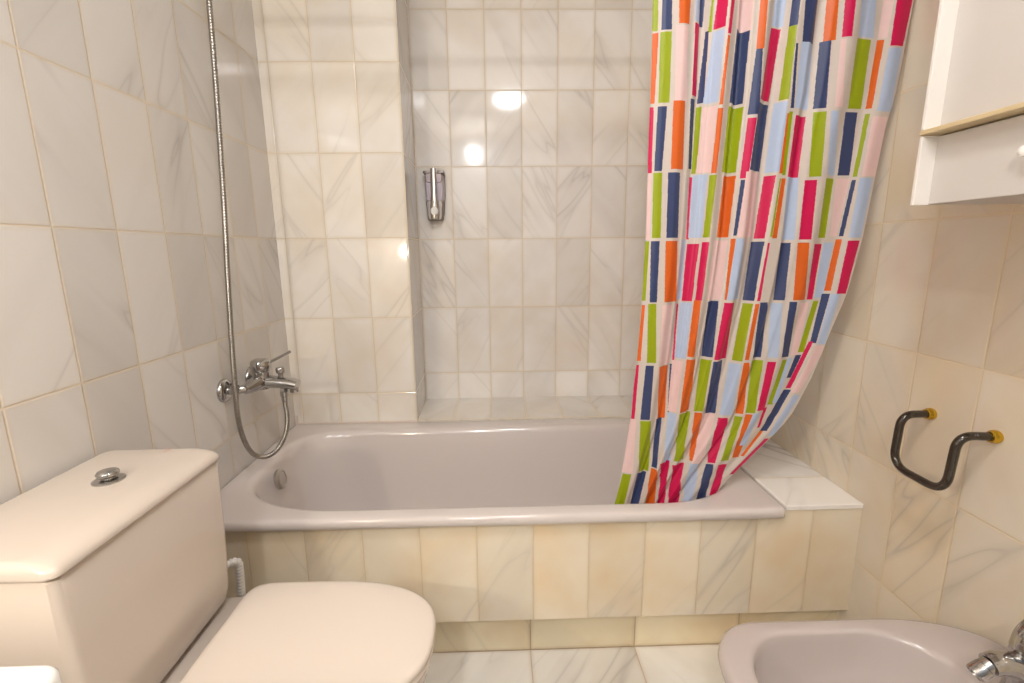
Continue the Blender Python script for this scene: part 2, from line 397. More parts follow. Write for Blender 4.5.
# ------------------------------------------------------------------ bath mixer on the left wall
MY, MZ = .325, .742
mx = empty('bath_mixer_tap', (0, MY, MZ), 'chrome single-lever bath mixer on the left wall', 'tap')
for s in (-1, 1):
    y = MY + s * .079
    mesh_obj('escutcheon', *lathe([(.001, 0), (.0355, 0), (.036, .003), (.033, .010), (.025, .015), (.015, .017), (.001, .017)], (0, y, MZ - .002), (1, 0, 0), 40), CHROME, mx)
    u = MB(); u.add(*tube(spline([(.010, y, MZ - .002), (.028, y, MZ - .002), (.044, y - s * .006, MZ - .002), (.058, y - s * .016, MZ - .001)], 6), .0125, 20))
    u.add(*lathe([(.001, 0), (.0165, 0), (.0175, .002), (.0175, .014), (.0165, .016), (.001, .016)], (.030, y, MZ - .002), (1, 0, 0), 6))
    u.build('wall_union', CHROME, mx)
bp = spline([(.060, MY - .072, MZ - .003), (.066, MY - .05, MZ), (.072, MY - .025, MZ + .004), (.075, MY, MZ + .006), (.072, MY + .025, MZ + .004), (.066, MY + .05, MZ), (.060, MY + .072, MZ - .003)], 6)
n = len(bp)
bmesh_ = MB(); bmesh_.add(*tube(bp, [.0155 + .0125 * math.sin(PI * k / (n - 1)) ** 1.2 for k in range(n)], 28, sq=(.9, 1.0)))
bmesh_.add(*lathe([(.001, -.026), (.020, -.026), (.026, -.014), (.028, .0), (.028, .031), (.026, .033), (.001, .033)], (.078, MY, MZ + .006), n=40))
bmesh_.build('body', CHROME, mx)
sp = spline([(.076, MY, MZ + .003), (.100, MY, MZ + .002), (.135, MY, MZ - .001), (.165, MY, MZ - .005), (.188, MY, MZ - .010)], 8)
spo = mesh_obj('spout', *tube(sp, [.0265 - .005 * k / (len(sp) - 1) for k in range(len(sp))], 28, sq=(.80, 1.05)), CHROME, mx)
mesh_obj('aerator', *lathe([(.001, 0), (.013, 0), (.0135, .003), (.0135, .012), (.001, .012)], (.176, MY, MZ - .033), n=28), CHROME, spo)
cap = mesh_obj('lever_cap', *lathe([(.001, 0), (.0275, 0), (.030, .003), (.0305, .024), (.0285, .030), (.021, .034), (.001, .0355)], (.078, MY, MZ + .041), (0.04, 0, 1), 40), CHROME, mx)
mesh_obj('lever', *tube(spline([(.096, MY, MZ + .060), (.125, MY, MZ + .074), (.150, MY, MZ + .086), (.176, MY, MZ + .099)], 6), .0042, 14), CHROME, cap)
mesh_obj('diverter_knob', *lathe([(.001, 0), (.008, 0), (.0075, .012), (.0125, .015), (.0135, .020), (.0135, .029), (.0115, .032), (.001, .033)], (.138, MY, MZ + .016), n=28), CHROME, spo)
mesh_obj('hose_outlet', *lathe([(.001, 0), (.0125, 0), (.0125, .012), (.0105, .015), (.001, .015)], (.142, MY, MZ - .034), n=6), CHROME, spo)

# shower hose: from the outlet down in a loop, then up the wall
hp = [(.142, .325, .703), (.143, .323, .67), (.148, .316, .625), (.143, .306, .577), (.122, .290, .533), (.092, .270, .514), (.066, .248, .532), (.053, .229, .585), (.050, .217, .66), (.053, .2165, .76),
      (.057, .222, .90), (.060, .240, 1.10), (.060, .261, 1.26), (.058, .288, 1.48), (.055, .310, 1.66), (.052, .327, 1.82), (.048, .338, 1.95), (.040, .342, 2.03)]
hs = empty('shower_hose', (.05, .22, .5), 'flexible ribbed steel shower hose hanging in a loop by the mixer', 'hose')
pts = resample(spline(hp, 24), .0021)
k0 = len(pts)
mb = MB(); mb.add(*tube(pts, [.0074 + (.0004 if (k // 2) % 2 else -.0004) for k in range(k0)], 14)); mb.build('hose', HOSE, hs, angle=180)
mesh_obj('hose_nut', *lathe([(.001, -.030), (.0085, -.030), (.0095, -.022), (.0095, -.012), (.0118, -.010), (.0122, .004), (.001, .004)], (.142, .325, .706), n=28), CHROME, hs)
mesh_obj('wall_bracket', *lathe([(.001, 0), (.022, 0), (.022, .006), (.014, .010), (.013, .05), (.001, .05)], (0, .342, 2.04), (1, 0, 0), 28), CHROME, hs)

# ------------------------------------------------------------------ soap dispenser in the alcove
dx, dz = .567, 1.388
ds = empty('soap_dispenser', (dx, YA, dz), 'small steel and lilac soap dispenser on the alcove wall', 'soap dispenser')
DSTEEL = mat('dull steel', srgb(136, 128, 124), .38, 1.0)
def outline(y, k, w, zt, zb, taper, r=.012):
    return [(dx + p[0] * k * (1 - taper * min(1, max(0, (dz - p[1]) / .09))), y, p[1]) for p in rrect(-w, w, zb, zt, ((r, r),) * 4, 0, n=6, m=8)]
mesh_obj('back_plate', *loft([outline(YA, 1, .043, dz + .088, dz - .094, .2), outline(YA - .008, 1, .043, dz + .088, dz - .094, .2), outline(YA - .010, .95, .043, dz + .086, dz - .092, .2)]), DSTEEL, ds)
mesh_obj('soap_bottle', *loft([outline(YA - .010, 1, .038, dz + .078, dz - .030, .1), outline(YA - .042, .98, .038, dz + .078, dz - .030, .1), outline(YA - .050, .88, .038, dz + .074, dz - .030, .1)]), LILAC, ds)
mesh_obj('lower_shell', *loft([outline(YA - .010, 1, .041, dz - .026, dz - .112, .20), outline(YA - .044, 1, .041, dz - .026, dz - .112, .20), outline(YA - .056, .85, .041, dz - .030, dz - .106, .20)]), DSTEEL, ds)
mesh_obj('top_cap', *loft([outline(YA - .010, 1, .038, dz + .088, dz + .040, 0), outline(YA - .046, 1, .036, dz + .088, dz + .042, 0), outline(YA - .054, .9, .036, dz + .086, dz + .046, 0)]), mat('grey cap', srgb(150, 136, 138), .3, .4), ds)
for s in (-1, 1):
    mesh_obj('side_lug', *box(dx + s * .030 - .014, dx + s * .030 + .014, YA - .058, YA - .012, dz + .080, dz + .092, .003), DSTEEL, ds)
ba = MB(); ba.add(*tube([(dx, YA - .058, dz + .100), (dx, YA - .062, dz + .06), (dx, YA - .066, dz + .0), (dx, YA - .068, dz - .03), (dx, YA - .068, dz - .07), (dx, YA - .064, dz - .104)], [.0115, .012, .012, .0145, .019, .017], 24, sq=(1, .5)))
bar = ba.build('pump_bar', STEEL, ds)
mesh_obj('push_button', *lathe([(.001, 0), (.0175, 0), (.0175, .004), (.0155, .007), (.001, .008)], (dx + .001, YA - .076, dz - .074), (0, -1, 0), 32), WHITE, bar)
mesh_obj('sight_hole', *lathe([(.001, 0), (.0035, 0), (.0035, .002), (.001, .0022)], (dx, YA - .0735, dz - .038), (0, -1, 0), 16), RUBBER, bar)

# ------------------------------------------------------------------ towel rail on the right wall
tr = empty('towel_rail', (W, -.22, .772), 'small dark U-shaped towel rail with brass ends on right wall', 'towel rail')
rp = fillet([(W - .006, -.151, .772), (1.744, -.151, .772), (1.744, -.147, .648), (1.744, -.277, .648), (1.744, -.283, .776), (W - .006, -.291, .775)], .042, 12)
mesh_obj('bar', *tube(rp, .0085, 20), DARK, tr)
for y, z in ((-.151, .772), (-.291, .775)):
    mesh_obj('wall_mount', *lathe([(.001, 0), (.0125, 0), (.0135, .003), (.0130, .009), (.0105, .012), (.0105, .016), (.001, .016)], (W, y, z), (-1, 0, 0), 32), BRASS, tr)

# ------------------------------------------------------------------ wall cabinet
cb = empty('wall_cabinet', (1.7, -.5, 1.217), 'white wooden wall cabinet hung high on the right wall', 'cabinet')
XF, CF, CN = 1.60, -.268, -.90
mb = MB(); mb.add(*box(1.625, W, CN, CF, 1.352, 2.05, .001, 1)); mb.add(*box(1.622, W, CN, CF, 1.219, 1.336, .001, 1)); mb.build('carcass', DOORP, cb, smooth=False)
mesh_obj('shelf_edge', *box(1.589, W, CN, CF + .001, 1.3375, 1.3455, .001, 1), EDGE, cb, smooth=False)
def front(z0, z1, name):
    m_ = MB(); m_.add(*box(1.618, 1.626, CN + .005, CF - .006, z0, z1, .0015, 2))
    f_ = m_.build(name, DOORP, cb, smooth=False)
    r_ = MB(); r_.add(*box(1.590, 1.626, CF - .007, CF, z0 - (.001 if name == 'drawer' else 0), z1, .0012, 2)); r_.build('edge_lip', LACQ, f_, smooth=False)
    return f_
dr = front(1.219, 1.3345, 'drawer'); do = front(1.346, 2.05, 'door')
mesh_obj('knob', *lathe([(.001, 0), (.005, 0), (.0035, .006), (.006, .010), (.0082, .014), (.0075, .019), (.004, .021), (.001, .0215)], (1.618, -.436, 1.279), (-1, 0, 0), 28), WHITE, dr)
mesh_obj('knob', *lathe([(.001, 0), (.005, 0), (.0035, .006), (.006, .010), (.0082, .014), (.0075, .019), (.004, .021), (.001, .0215)], (1.618, -.80, 1.50), (-1, 0, 0), 28), WHITE, do)

# ------------------------------------------------------------------ washbasin by the camera
wb = empty('washbasin', (.2, -1.12, .84), 'white ceramic washbasin corner nearest the toilet cistern', 'washbasin')
def wo(i, z): return rrect(.003, .529 - i, -1.42 + i, -.840 - i, ((.02, .02), (.016, .016), (.002, .002), (.002, .002)), z, n=10, m=8)
def wi(i, z): return rrect(.11 + i, .445 - i, -1.35 + i, -.90 - i, ((.15, .2), (.15, .2), (.12, .18), (.12, .18)), z, n=10, m=8)
L = [wo(.14, .66), wo(.10, .74), wo(.03, .795), wo(.004, .81), wo(0, .815), wo(0, .8565), wo(.0015, .8590), wo(.004, .860), wi(-.01, .859), wi(.002, .854), wi(.012, .81), wi(.04, .74), wi(.09, .715), wi(.12, .712)]
mb = MB(); mb.add(*loft(L)); mb.build('basin', WHITE, wb, angle=60)
mesh_obj('pedestal', *loft([superell(.2, -1.12, .12, .12, .10, z, 2.4, 2.4, 48) if w_ is None else superell(.2, -1.12, w_, w_, w_, z, 2.4, 2.4, 48) for z, w_ in ((0, .105), (.03, .10), (.2, .085), (.5, .085), (.66, .10), (.70, .11))]), WHITE, wb)
mesh_obj('faucet', *tube(spline([(.07, -1.12, .856), (.07, -1.12, .93), (.09, -1.12, .965), (.14, -1.12, .968), (.18, -1.12, .95)], 8), .013, 20), CHROME, wb)

# ------------------------------------------------------------------ shower curtain
EL = [(0.416, 1.1616), (0.518, 1.1788), (0.683, 1.1963), (0.739, 1.1976), (0.848, 1.2055), (1.01, 1.2085), (1.168, 1.2097), (1.328, 1.2052), (1.483, 1.2019), (1.698, 1.1956), (1.886, 1.1881)]
ER = [(0.418, 1.432), (0.439, 1.4537), (0.488, 1.4871), (0.505, 1.5028), (0.614, 1.5946), (0.629, 1.61), (0.694, 1.6556), (0.733, 1.6672), (0.795, 1.692), (0.914, 1.7211), (1.024, 1.7522), (1.17, 1.7699), (1.313, 1.7756), (1.457, 1.7819), (1.481, 1.792), (1.605, 1.7949), (1.699, 1.7976), (1.89, 1.7998)]
RECTS = [('g',-5,19,-4,19,1771,1726),('g',-4,19,-2,19,1726,1681),('g',-2,19,1,20,1681,1634),('n',33,63,32,65,1767,1723),('n',32,65,32,67,1723,1678),('n',32,67,32,70,1678,1633),
('o',86,142,89,140,1768,1728),('o',89,140,92,139,1728,1687),('o',92,139,95,138,1687,1646),('b',162,176,162,179,1775,1736),('b',162,179,162,183,1736,1697),
('b',162,183,163,188,1697,1657),('n',188,212,187,209,1780,1737),('n',187,209,186,206,1737,1693),('n',186,206,187,204,1693,1649),('g',231,234,227,233,1774,1729),
('g',227,233,224,232,1729,1683),('g',224,232,221,231,1683,1636),('m',252,281,247,276,1766,1724),('m',247,276,242,272,1724,1681),('m',242,272,236,269,1681,1637),
('m',291,313,286,306,1766,1720),('m',286,306,282,299,1720,1672),('m',282,299,279,293,1672,1624),('p',328,386,325,385,1772,1729),('p',325,385,324,384,1729,1684),
('p',324,384,322,384,1684,1639),('o',405,428,405,429,1770,1714),('o',405,429,405,431,1714,1657),('o',405,431,405,433,1657,1598),('b',479,520,477,519,1778,1736),
('b',477,519,474,519,1736,1694),('b',474,519,472,518,1694,1650),('n',534,554,533,554,1770,1730),('n',533,554,533,554,1730,1689),('n',533,554,533,555,1689,1647),
('n',564,625,569,630,1769,1719),('n',569,630,576,636,1719,1667),('n',576,636,583,642,1667,1613),('o',664,697,668,702,1774,1723),('o',668,702,671,708,1723,1670),
('o',671,708,675,714,1670,1617),('m',719,754,722,757,1768,1719),('m',722,757,727,761,1719,1669),('m',727,761,732,767,1669,1618),('b',770,844,778,853,1770,1722),
('b',778,853,789,864,1722,1673),('b',789,864,803,875,1673,1624),('p',888,926,889,925,1776,1726),('p',889,925,891,924,1726,1675),('p',891,924,894,924,1675,1622),
('m',931,999,932,996,1774,1719),('m',932,996,934,993,1719,1662),('m',934,993,937,991,1662,1604),('o',1,23,1,21,1630,1582),('o',1,21,1,19,1582,1533),('o',1,19,1,17,1533,1483),
('g',29,70,29,71,1630,1582),('g',29,71,30,72,1582,1533),('g',30,72,30,73,1533,1484),('p',84,131,87,136,1643,1592),('p',87,136,90,141,1592,1541),('p',90,141,94,148,1541,1488),
('m',166,189,167,190,1654,1604),('m',167,190,167,192,1604,1553),('m',167,192,169,195,1553,1501),('n',214,223,210,222,1640,1590),('n',210,222,205,221,1590,1539),
('n',205,221,201,221,1539,1487),('b',237,269,230,267,1635,1586),('b',230,267,224,265,1586,1536),('b',224,265,219,264,1536,1484),('o',279,290,275,286,1619,1572),
('o',275,286,271,282,1572,1524),('o',271,282,269,281,1524,1476),('n',326,380,323,379,1637,1587),('n',323,379,320,377,1587,1536),('n',320,377,318,377,1536,1484),
('n',406,428,402,431,1595,1549),('n',402,431,399,434,1549,1502),('n',399,434,399,447,1502,1455),('m',468,513,459,508,1647,1595),('m',459,508,447,503,1595,1542),
('m',447,503,440,497,1542,1489),('g',533,554,532,555,1644,1594),('g',532,555,531,555,1594,1543),('g',531,555,530,558,1543,1491),('n',558,567,561,572,1609,1564),
('n',561,572,565,578,1564,1518),('n',565,578,573,588,1518,1472),('b',579,642,582,649,1612,1566),('b',582,649,585,653,1566,1519),('b',585,653,593,661,1519,1471),
('n',666,700,669,706,1615,1568),('n',669,706,671,711,1568,1521),('n',671,711,677,721,1521,1472),('p',730,748,734,756,1614,1567),('p',734,756,739,765,1567,1519),
('p',739,765,749,786,1519,1470),('g',798,865,802,867,1618,1571),('g',802,867,806,870,1571,1522),('g',806,870,819,879,1522,1473),('o',892,916,892,915,1621,1573),
('o',892,915,892,914,1573,1524),('o',892,914,898,918,1524,1473),('b',935,990,933,990,1602,1557),('b',933,990,932,990,1557,1510),('b',932,990,938,1001,1510,1463),
('m',-1,15,-1,16,1474,1427),('m',-1,16,0,16,1427,1378),('m',0,16,1,17,1378,1328),('n',29,65,28,63,1476,1429),('n',28,63,27,60,1429,1380),('n',27,60,26,57,1380,1331),
('o',88,138,90,144,1485,1435),('o',90,144,92,148,1435,1385),('o',92,148,93,152,1385,1334),('n',164,188,169,193,1493,1443),('n',169,193,175,197,1443,1391),
('n',175,197,182,200,1391,1338),('g',199,217,201,218,1478,1429),('g',201,218,201,218,1429,1378),('g',201,218,201,218,1378,1327),('p',220,264,220,265,1477,1427),
('p',220,265,218,264,1427,1377),('p',218,264,216,263,1377,1326),('o',267,286,267,287,1467,1420),('o',267,287,266,285,1420,1373),('o',266,285,264,283,1373,1325),
('g',317,382,319,382,1476,1428),('g',319,382,317,380,1428,1379),('g',317,380,316,379,1379,1328),('m',402,436,400,433,1448,1404),('m',400,433,397,429,1404,1358),
('m',397,429,394,425,1358,1312),('n',436,498,438,503,1484,1435),('n',438,503,433,502,1435,1384),('n',433,502,429,499,1384,1332),('b',519,556,521,564,1485,1434),
('b',521,564,521,565,1434,1382),('b',521,565,519,566,1382,1329),('o',565,575,568,580,1461,1417),('o',568,580,567,581,1417,1371),('o',567,581,566,582,1371,1325),
('g',572,589,578,594,1464,1418),('g',578,594,579,595,1418,1371),('g',579,595,580,596,1371,1322),('m',605,662,608,665,1457,1411),('m',608,665,608,666,1411,1364),
('m',608,666,608,667,1364,1316),('g',681,727,691,737,1465,1416),('g',691,737,697,744,1416,1367),('g',697,744,705,751,1367,1317),('b',742,773,755,795,1464,1417),
('b',755,795,766,812,1417,1369),('b',766,812,781,826,1369,1319),('n',814,871,827,882,1465,1417),('n',827,882,833,888,1417,1368),('n',833,888,839,893,1368,1319),
('g',903,919,907,922,1462,1415),('g',907,922,906,921,1415,1367),('g',906,921,905,920,1367,1318),('p',930,994,933,1005,1453,1408),('p',933,1005,934,1012,1408,1362),
('p',934,1012,934,1019,1362,1315),('p',1,16,1,16,1328,1276),('p',1,16,1,17,1276,1223),('p',1,17,1,18,1223,1169),('g',23,59,24,60,1327,1276),('g',24,60,25,62,1276,1225),
('g',25,62,27,64,1225,1172),('n',83,137,85,140,1327,1277),('n',85,140,86,144,1277,1226),('n',86,144,88,148,1226,1174),('m',194,209,196,209,1319,1270),('m',196,209,198,210,1270,1220),
('m',198,210,201,211,1220,1168),('b',206,255,207,254,1324,1274),('b',207,254,207,254,1274,1223),('b',207,254,208,254,1223,1171),('g',261,286,260,282,1322,1274),
('g',260,282,259,279,1274,1224),('g',259,279,257,277,1224,1174),('o',326,380,323,378,1322,1273),('o',323,378,321,376,1273,1223),('o',321,376,319,375,1223,1172),
('n',399,416,396,412,1308,1264),('n',396,412,393,408,1264,1220),('n',393,408,390,404,1220,1175),('p',416,494,413,493,1327,1277),('p',413,493,410,493,1277,1225),
('p',410,493,408,494,1225,1173),('m',519,554,516,549,1322,1272),('m',516,549,512,545,1272,1222),('m',512,545,509,542,1222,1169),('g',571,578,567,575,1313,1267),
('g',567,575,563,572,1267,1220),('g',563,572,559,569,1220,1172),('o',581,600,577,598,1313,1266),('o',577,598,573,595,1266,1218),('o',573,595,570,593,1218,1169),
('b',606,670,611,675,1315,1266),('b',611,675,617,680,1266,1216),('b',617,680,631,686,1216,1165),('m',691,738,694,743,1310,1263),('m',694,743,698,748,1263,1215),
('m',698,748,703,755,1215,1166),('g',777,824,783,827,1313,1266),('g',783,827,788,830,1266,1217),('g',788,830,795,834,1217,1168),('p',836,898,842,895,1314,1267),
('p',842,895,849,891,1267,1220),('p',849,891,856,888,1220,1171),('n',905,919,902,917,1310,1265),('n',902,917,899,915,1265,1219),('n',899,915,897,913,1219,1173),
('b',929,989,930,989,1312,1266),('b',930,989,930,990,1266,1218),('b',930,990,932,991,1218,1170),('g',0,17,0,17,1164,1115),('g',0,17,1,17,1115,1065),('g',1,17,1,17,1065,1014),
('n',23,60,27,63,1164,1113),('n',27,63,31,65,1113,1062),('n',31,65,35,69,1062,1010),('o',86,147,91,156,1165,1114),('o',91,156,97,165,1114,1062),('o',97,165,104,178,1062,1008),
('b',168,199,171,201,1169,1118),('b',171,201,174,204,1118,1066),('b',174,204,180,207,1066,1013),('m',206,249,207,248,1159,1110),('m',207,248,209,248,1110,1060),
('m',209,248,211,249,1060,1008),('m',256,279,257,279,1161,1113),('m',257,279,257,280,1113,1065),('m',257,280,258,281,1065,1015),('p',304,375,305,376,1164,1115),
('p',305,376,307,379,1115,1065),('p',307,379,311,383,1065,1014),('o',383,402,385,402,1170,1119),('o',385,402,390,403,1119,1067),('o',390,403,397,406,1067,1014),
('b',404,440,404,450,1167,1116),('b',404,450,404,466,1116,1065),('b',404,466,406,479,1065,1012),('n',499,543,501,542,1162,1112),('n',501,542,504,542,1112,1060),
('n',504,542,509,545,1060,1008),('m',554,563,553,563,1156,1107),('m',553,563,552,564,1107,1058),('m',552,564,554,569,1058,1008),('n',617,675,626,681,1157,1109),
('n',626,681,642,687,1109,1060),('n',642,687,653,699,1060,1010),('o',701,750,712,763,1157,1109),('o',712,763,723,780,1109,1060),('o',723,780,737,807,1060,1009),
('m',779,826,790,831,1154,1107),('m',790,831,803,837,1107,1058),('m',803,837,820,849,1058,1008),('b',833,880,838,884,1158,1110),('b',838,884,844,890,1110,1062),
('b',844,890,854,898,1062,1013),('o',888,911,889,913,1166,1122),('o',889,913,891,916,1122,1077),('o',891,916,894,920,1077,1031),('m',933,989,936,990,1162,1117),
('m',936,990,940,991,1117,1071),('m',940,991,946,996,1071,1024),('o',3,17,2,17,1002,952),('o',2,17,1,17,952,901),('o',1,17,0,18,901,849),('g',30,67,35,75,1005,953),
('g',35,75,41,85,953,900),('g',41,85,48,96,900,846),('p',95,153,102,165,1004,951),('p',102,165,109,181,951,895),('p',109,181,120,200,895,838),('m',186,199,196,205,1002,950),
('m',196,205,202,210,950,897),('m',202,210,207,215,897,844),('b',204,251,208,254,1006,957),('b',208,254,211,256,957,907),('b',211,256,214,259,907,856),
('o',255,278,257,283,1012,963),('o',257,283,260,290,963,913),('o',260,290,263,299,913,861),('n',322,376,328,383,1009,960),('n',328,383,349,392,960,910),
('n',349,392,357,403,910,859),('m',399,451,403,473,1007,956),('m',403,473,408,483,956,904),('m',408,483,413,496,904,851),('g',512,544,517,549,1002,951),
('g',517,549,521,555,951,900),('g',521,555,525,563,900,847),('o',551,569,557,578,1002,953),('o',557,578,566,588,953,903),('o',566,588,574,597,903,852),
('n',572,609,586,644,1005,955),('n',586,644,601,661,955,906),('n',601,661,618,673,906,856),('b',646,693,665,715,1004,955),('b',665,715,682,737,955,905),
('b',682,737,703,759,905,854),('n',725,760,740,780,1005,956),('n',740,780,757,807,956,906),('n',757,807,779,827,906,855),('p',780,835,804,850,1003,955),
('p',804,850,824,866,955,906),('p',824,866,839,881,906,857),('g',857,884,863,892,1006,960),('g',863,892,870,900,960,913),('g',870,900,874,906,913,866),
('n',889,921,898,927,1024,981),('n',898,927,908,935,981,938),('n',908,935,917,943,938,894),('b',923,964,930,975,1024,979),('b',930,975,940,988,979,934),
('b',940,988,950,1000,934,888),('m',-4,13,-1,17,839,788),('m',-1,17,3,21,788,737),('m',3,21,4,23,737,685),('n',44,86,48,94,839,789),('n',48,94,52,103,789,737),
('n',52,103,55,111,737,685),('o',118,179,135,199,837,785),('o',135,199,155,210,785,733),('o',155,210,172,220,733,682),('n',199,209,209,216,835,789),('n',209,216,219,225,789,743),
('n',219,225,229,235,743,696),('p',207,252,213,255,847,799),('p',213,255,220,260,799,751),('p',220,260,228,265,751,702),('o',263,312,267,321,853,805),('o',267,321,274,344,805,754),
('o',274,344,284,360,754,703),('g',356,402,363,409,849,801),('g',363,409,372,420,801,753),('g',372,420,381,433,753,704),('n',411,475,420,493,847,796),('n',420,493,435,513,796,744),
('n',435,513,469,528,744,689),('b',517,564,524,574,838,791),('b',524,574,533,593,791,742),('b',533,593,543,613,742,693),('o',573,604,586,640,843,792),('o',586,640,607,667,792,742),
('o',607,667,652,692,742,690),('g',619,686,655,703,847,796),('g',655,703,676,727,796,746),('g',676,727,701,753,746,695),('m',711,754,722,763,845,799),('m',722,763,738,782,799,753),
('m',738,782,758,808,753,705),('g',794,831,794,832,848,805),('g',794,832,803,838,805,761),('g',803,838,814,848,761,717),('b',825,853,826,853,850,808),('b',826,853,832,861,808,766),
('b',832,861,840,873,766,723),('n',867,900,864,896,859,837),('n',864,896,862,891,837,815),('n',862,891,861,887,815,793),('m',911,929,901,922,895,852),('m',901,922,891,915,852,807),
('m',891,915,885,913,807,763),('p',948,1009,937,994,883,840),('p',937,994,928,978,840,797),('p',928,978,924,970,797,753),('m',798,821,806,826,711,691),
('m',806,826,821,838,691,671),('m',821,838,838,855,671,651),('n',878,919,866,912,760,719),('n',866,912,863,912,719,679),('n',863,912,884,927,679,637),('b',941,987,933,978,746,706),
('b',933,978,935,984,706,666),('b',935,984,958,1013,666,625),('p',1,33,0,45,683,630),('p',0,45,0,63,630,576),('p',0,63,2,88,576,521),('g',56,121,75,155,682,628),
('g',75,155,100,202,628,573),('g',100,202,146,229,573,520),('n',165,208,194,223,679,628),('n',194,223,216,247,628,581),('n',216,247,239,270,581,535),('b',228,269,245,283,698,651),
('b',245,283,265,332,651,601),('b',265,332,311,381,601,549),('g',282,367,310,382,701,654),('g',310,382,367,416,654,602),('g',367,416,401,491,602,551),('o',386,429,413,479,699,648),
('o',413,479,482,521,648,597),('o',482,521,531,551,597,553),('p',438,528,485,543,691,641),('p',485,543,523,576,641,594),('p',523,576,551,660,594,544),('m',542,595,564,651,686,638),
('m',564,651,614,690,638,593),('m',614,690,687,740,593,545),('g',656,696,680,724,684,641),('g',680,724,720,762,641,598),('g',720,762,766,835,598,553),('o',705,747,731,774,692,651),
('o',731,774,772,832,651,607),('o',772,832,845,901,607,561),('b',745,783,755,800,695,663),('b',755,800,777,829,663,631),('b',777,829,818,866,631,598),('o',881,906,891,914,638,614),
('o',891,914,900,922,614,589),('o',900,922,910,932,589,564),('m',960,995,961,996,617,581),('m',961,996,960,997,581,545),('m',960,997,959,998,545,508),('g',12,79,9,86,519,479),
('g',9,86,6,94,479,439),('g',6,94,-4,99,439,398),('n',135,219,152,231,516,476),('n',152,231,167,247,476,437),('n',167,247,181,258,437,397),('o',240,271,259,352,534,486),
('o',259,352,289,392,486,445),('o',289,392,365,467,445,391),('m',281,373,368,419,550,496),('m',368,419,421,514,496,444),('m',421,514,518,559,444,392),('m',404,516,485,552,539,491),
('m',485,552,536,663,491,440),('m',536,663,608,729,440,392),('b',537,612,596,702,546,495),('b',596,702,694,772,495,444),('b',694,772,765,894,444,392),('n',685,738,741,823,540,492),
('n',741,823,824,918,492,441),('n',824,918,919,1022,441,390),('m',771,848,866,933,542,491),('m',866,933,948,1030,491,441),('m',948,1030,1059,1135,441,388),
]
FOLD = [(0, 0), (.05, -.010), (.11, -.013), (.165, .004), (.20, .020), (.235, .004), (.28, -.020), (.325, -.006), (.355, .013), (.39, -.006), (.43, -.012), (.48, .010), (.505, .016), (.56, -.011), (.61, -.008), (.65, .010), (.70, -.002), (.76, -.010), (.83, .003), (.89, .007), (.95, -.004), (1, 0)]
def foldy(s):
    s = min(max(s, 0), 1)
    for (a, b), (c, d) in zip(FOLD, FOLD[1:]):
        if s <= c:
            t = (s - a) / (c - a); t = t * t * (3 - 2 * t); return b + (d - b) * t
    return FOLD[-1][1]
def interp(T, z):
    if z <= T[0][0]: return T[0][1] + (T[1][1] - T[0][1]) / (T[1][0] - T[0][0]) * (z - T[0][0]) * .5
    for (a, b), (c, d) in zip(T, T[1:]):
        if z <= c: return b + (d - b) * (z - a) / (c - a)
    return T[-1][1]
def smooth(T, z): return (interp(T, z - .03) + interp(T, z) * 2 + interp(T, z + .03)) / 4
def surf(s, z, f=None, xl=None, xr=None):
    """a point of the hanging cloth: s across, z height; the pleats flatten towards the hem"""
    xl = smooth(EL, z) if xl is None else xl; xr = smooth(ER, z) if xr is None else xr
    k = 1.0 if z > .95 else max(.5, 1 - (.95 - z) * .9)
    e = min(1, 8 * s, 8 * (1 - s))
    dy = (foldy(s) if f is None else f) * k + e * (.003 * math.sin(9 * s + 6 * z) + .002 * math.sin(23 * s - 4 * z))
    return (xl + (xr - xl) * s, .1223 - .0484 * z + dy, z)


ZTOP, ZBOT = 1.96, .37
NS, NZ = 760, 420
ys = [foldy(i / NS) for i in range(NS + 1)]
rows_ = [ZTOP + (ZBOT - ZTOP) * j / NZ for j in range(NZ + 1)]
verts = []
for z in rows_:
    xl, xr = smooth(EL, z), smooth(ER, z)
    for i in range(NS + 1): verts.append(surf(i / NS, z, ys[i], xl, xr))
faces = []; midx = []
CI = {'g': 1, 'n': 2, 'o': 3, 'p': 4, 'b': 5, 'm': 6}
byrow = [[] for _ in range(NZ)]
for r in RECTS:
    c, a, b_, d, e, zt, zb = r
    for j in range(NZ):
        zc = (rows_[j] + rows_[j + 1]) / 2 * 1000
        if zb <= zc <= zt:
            t = (zt - zc) / (zt - zb); byrow[j].append((a + (d - a) * t, b_ + (e - b_) * t, CI[c]))
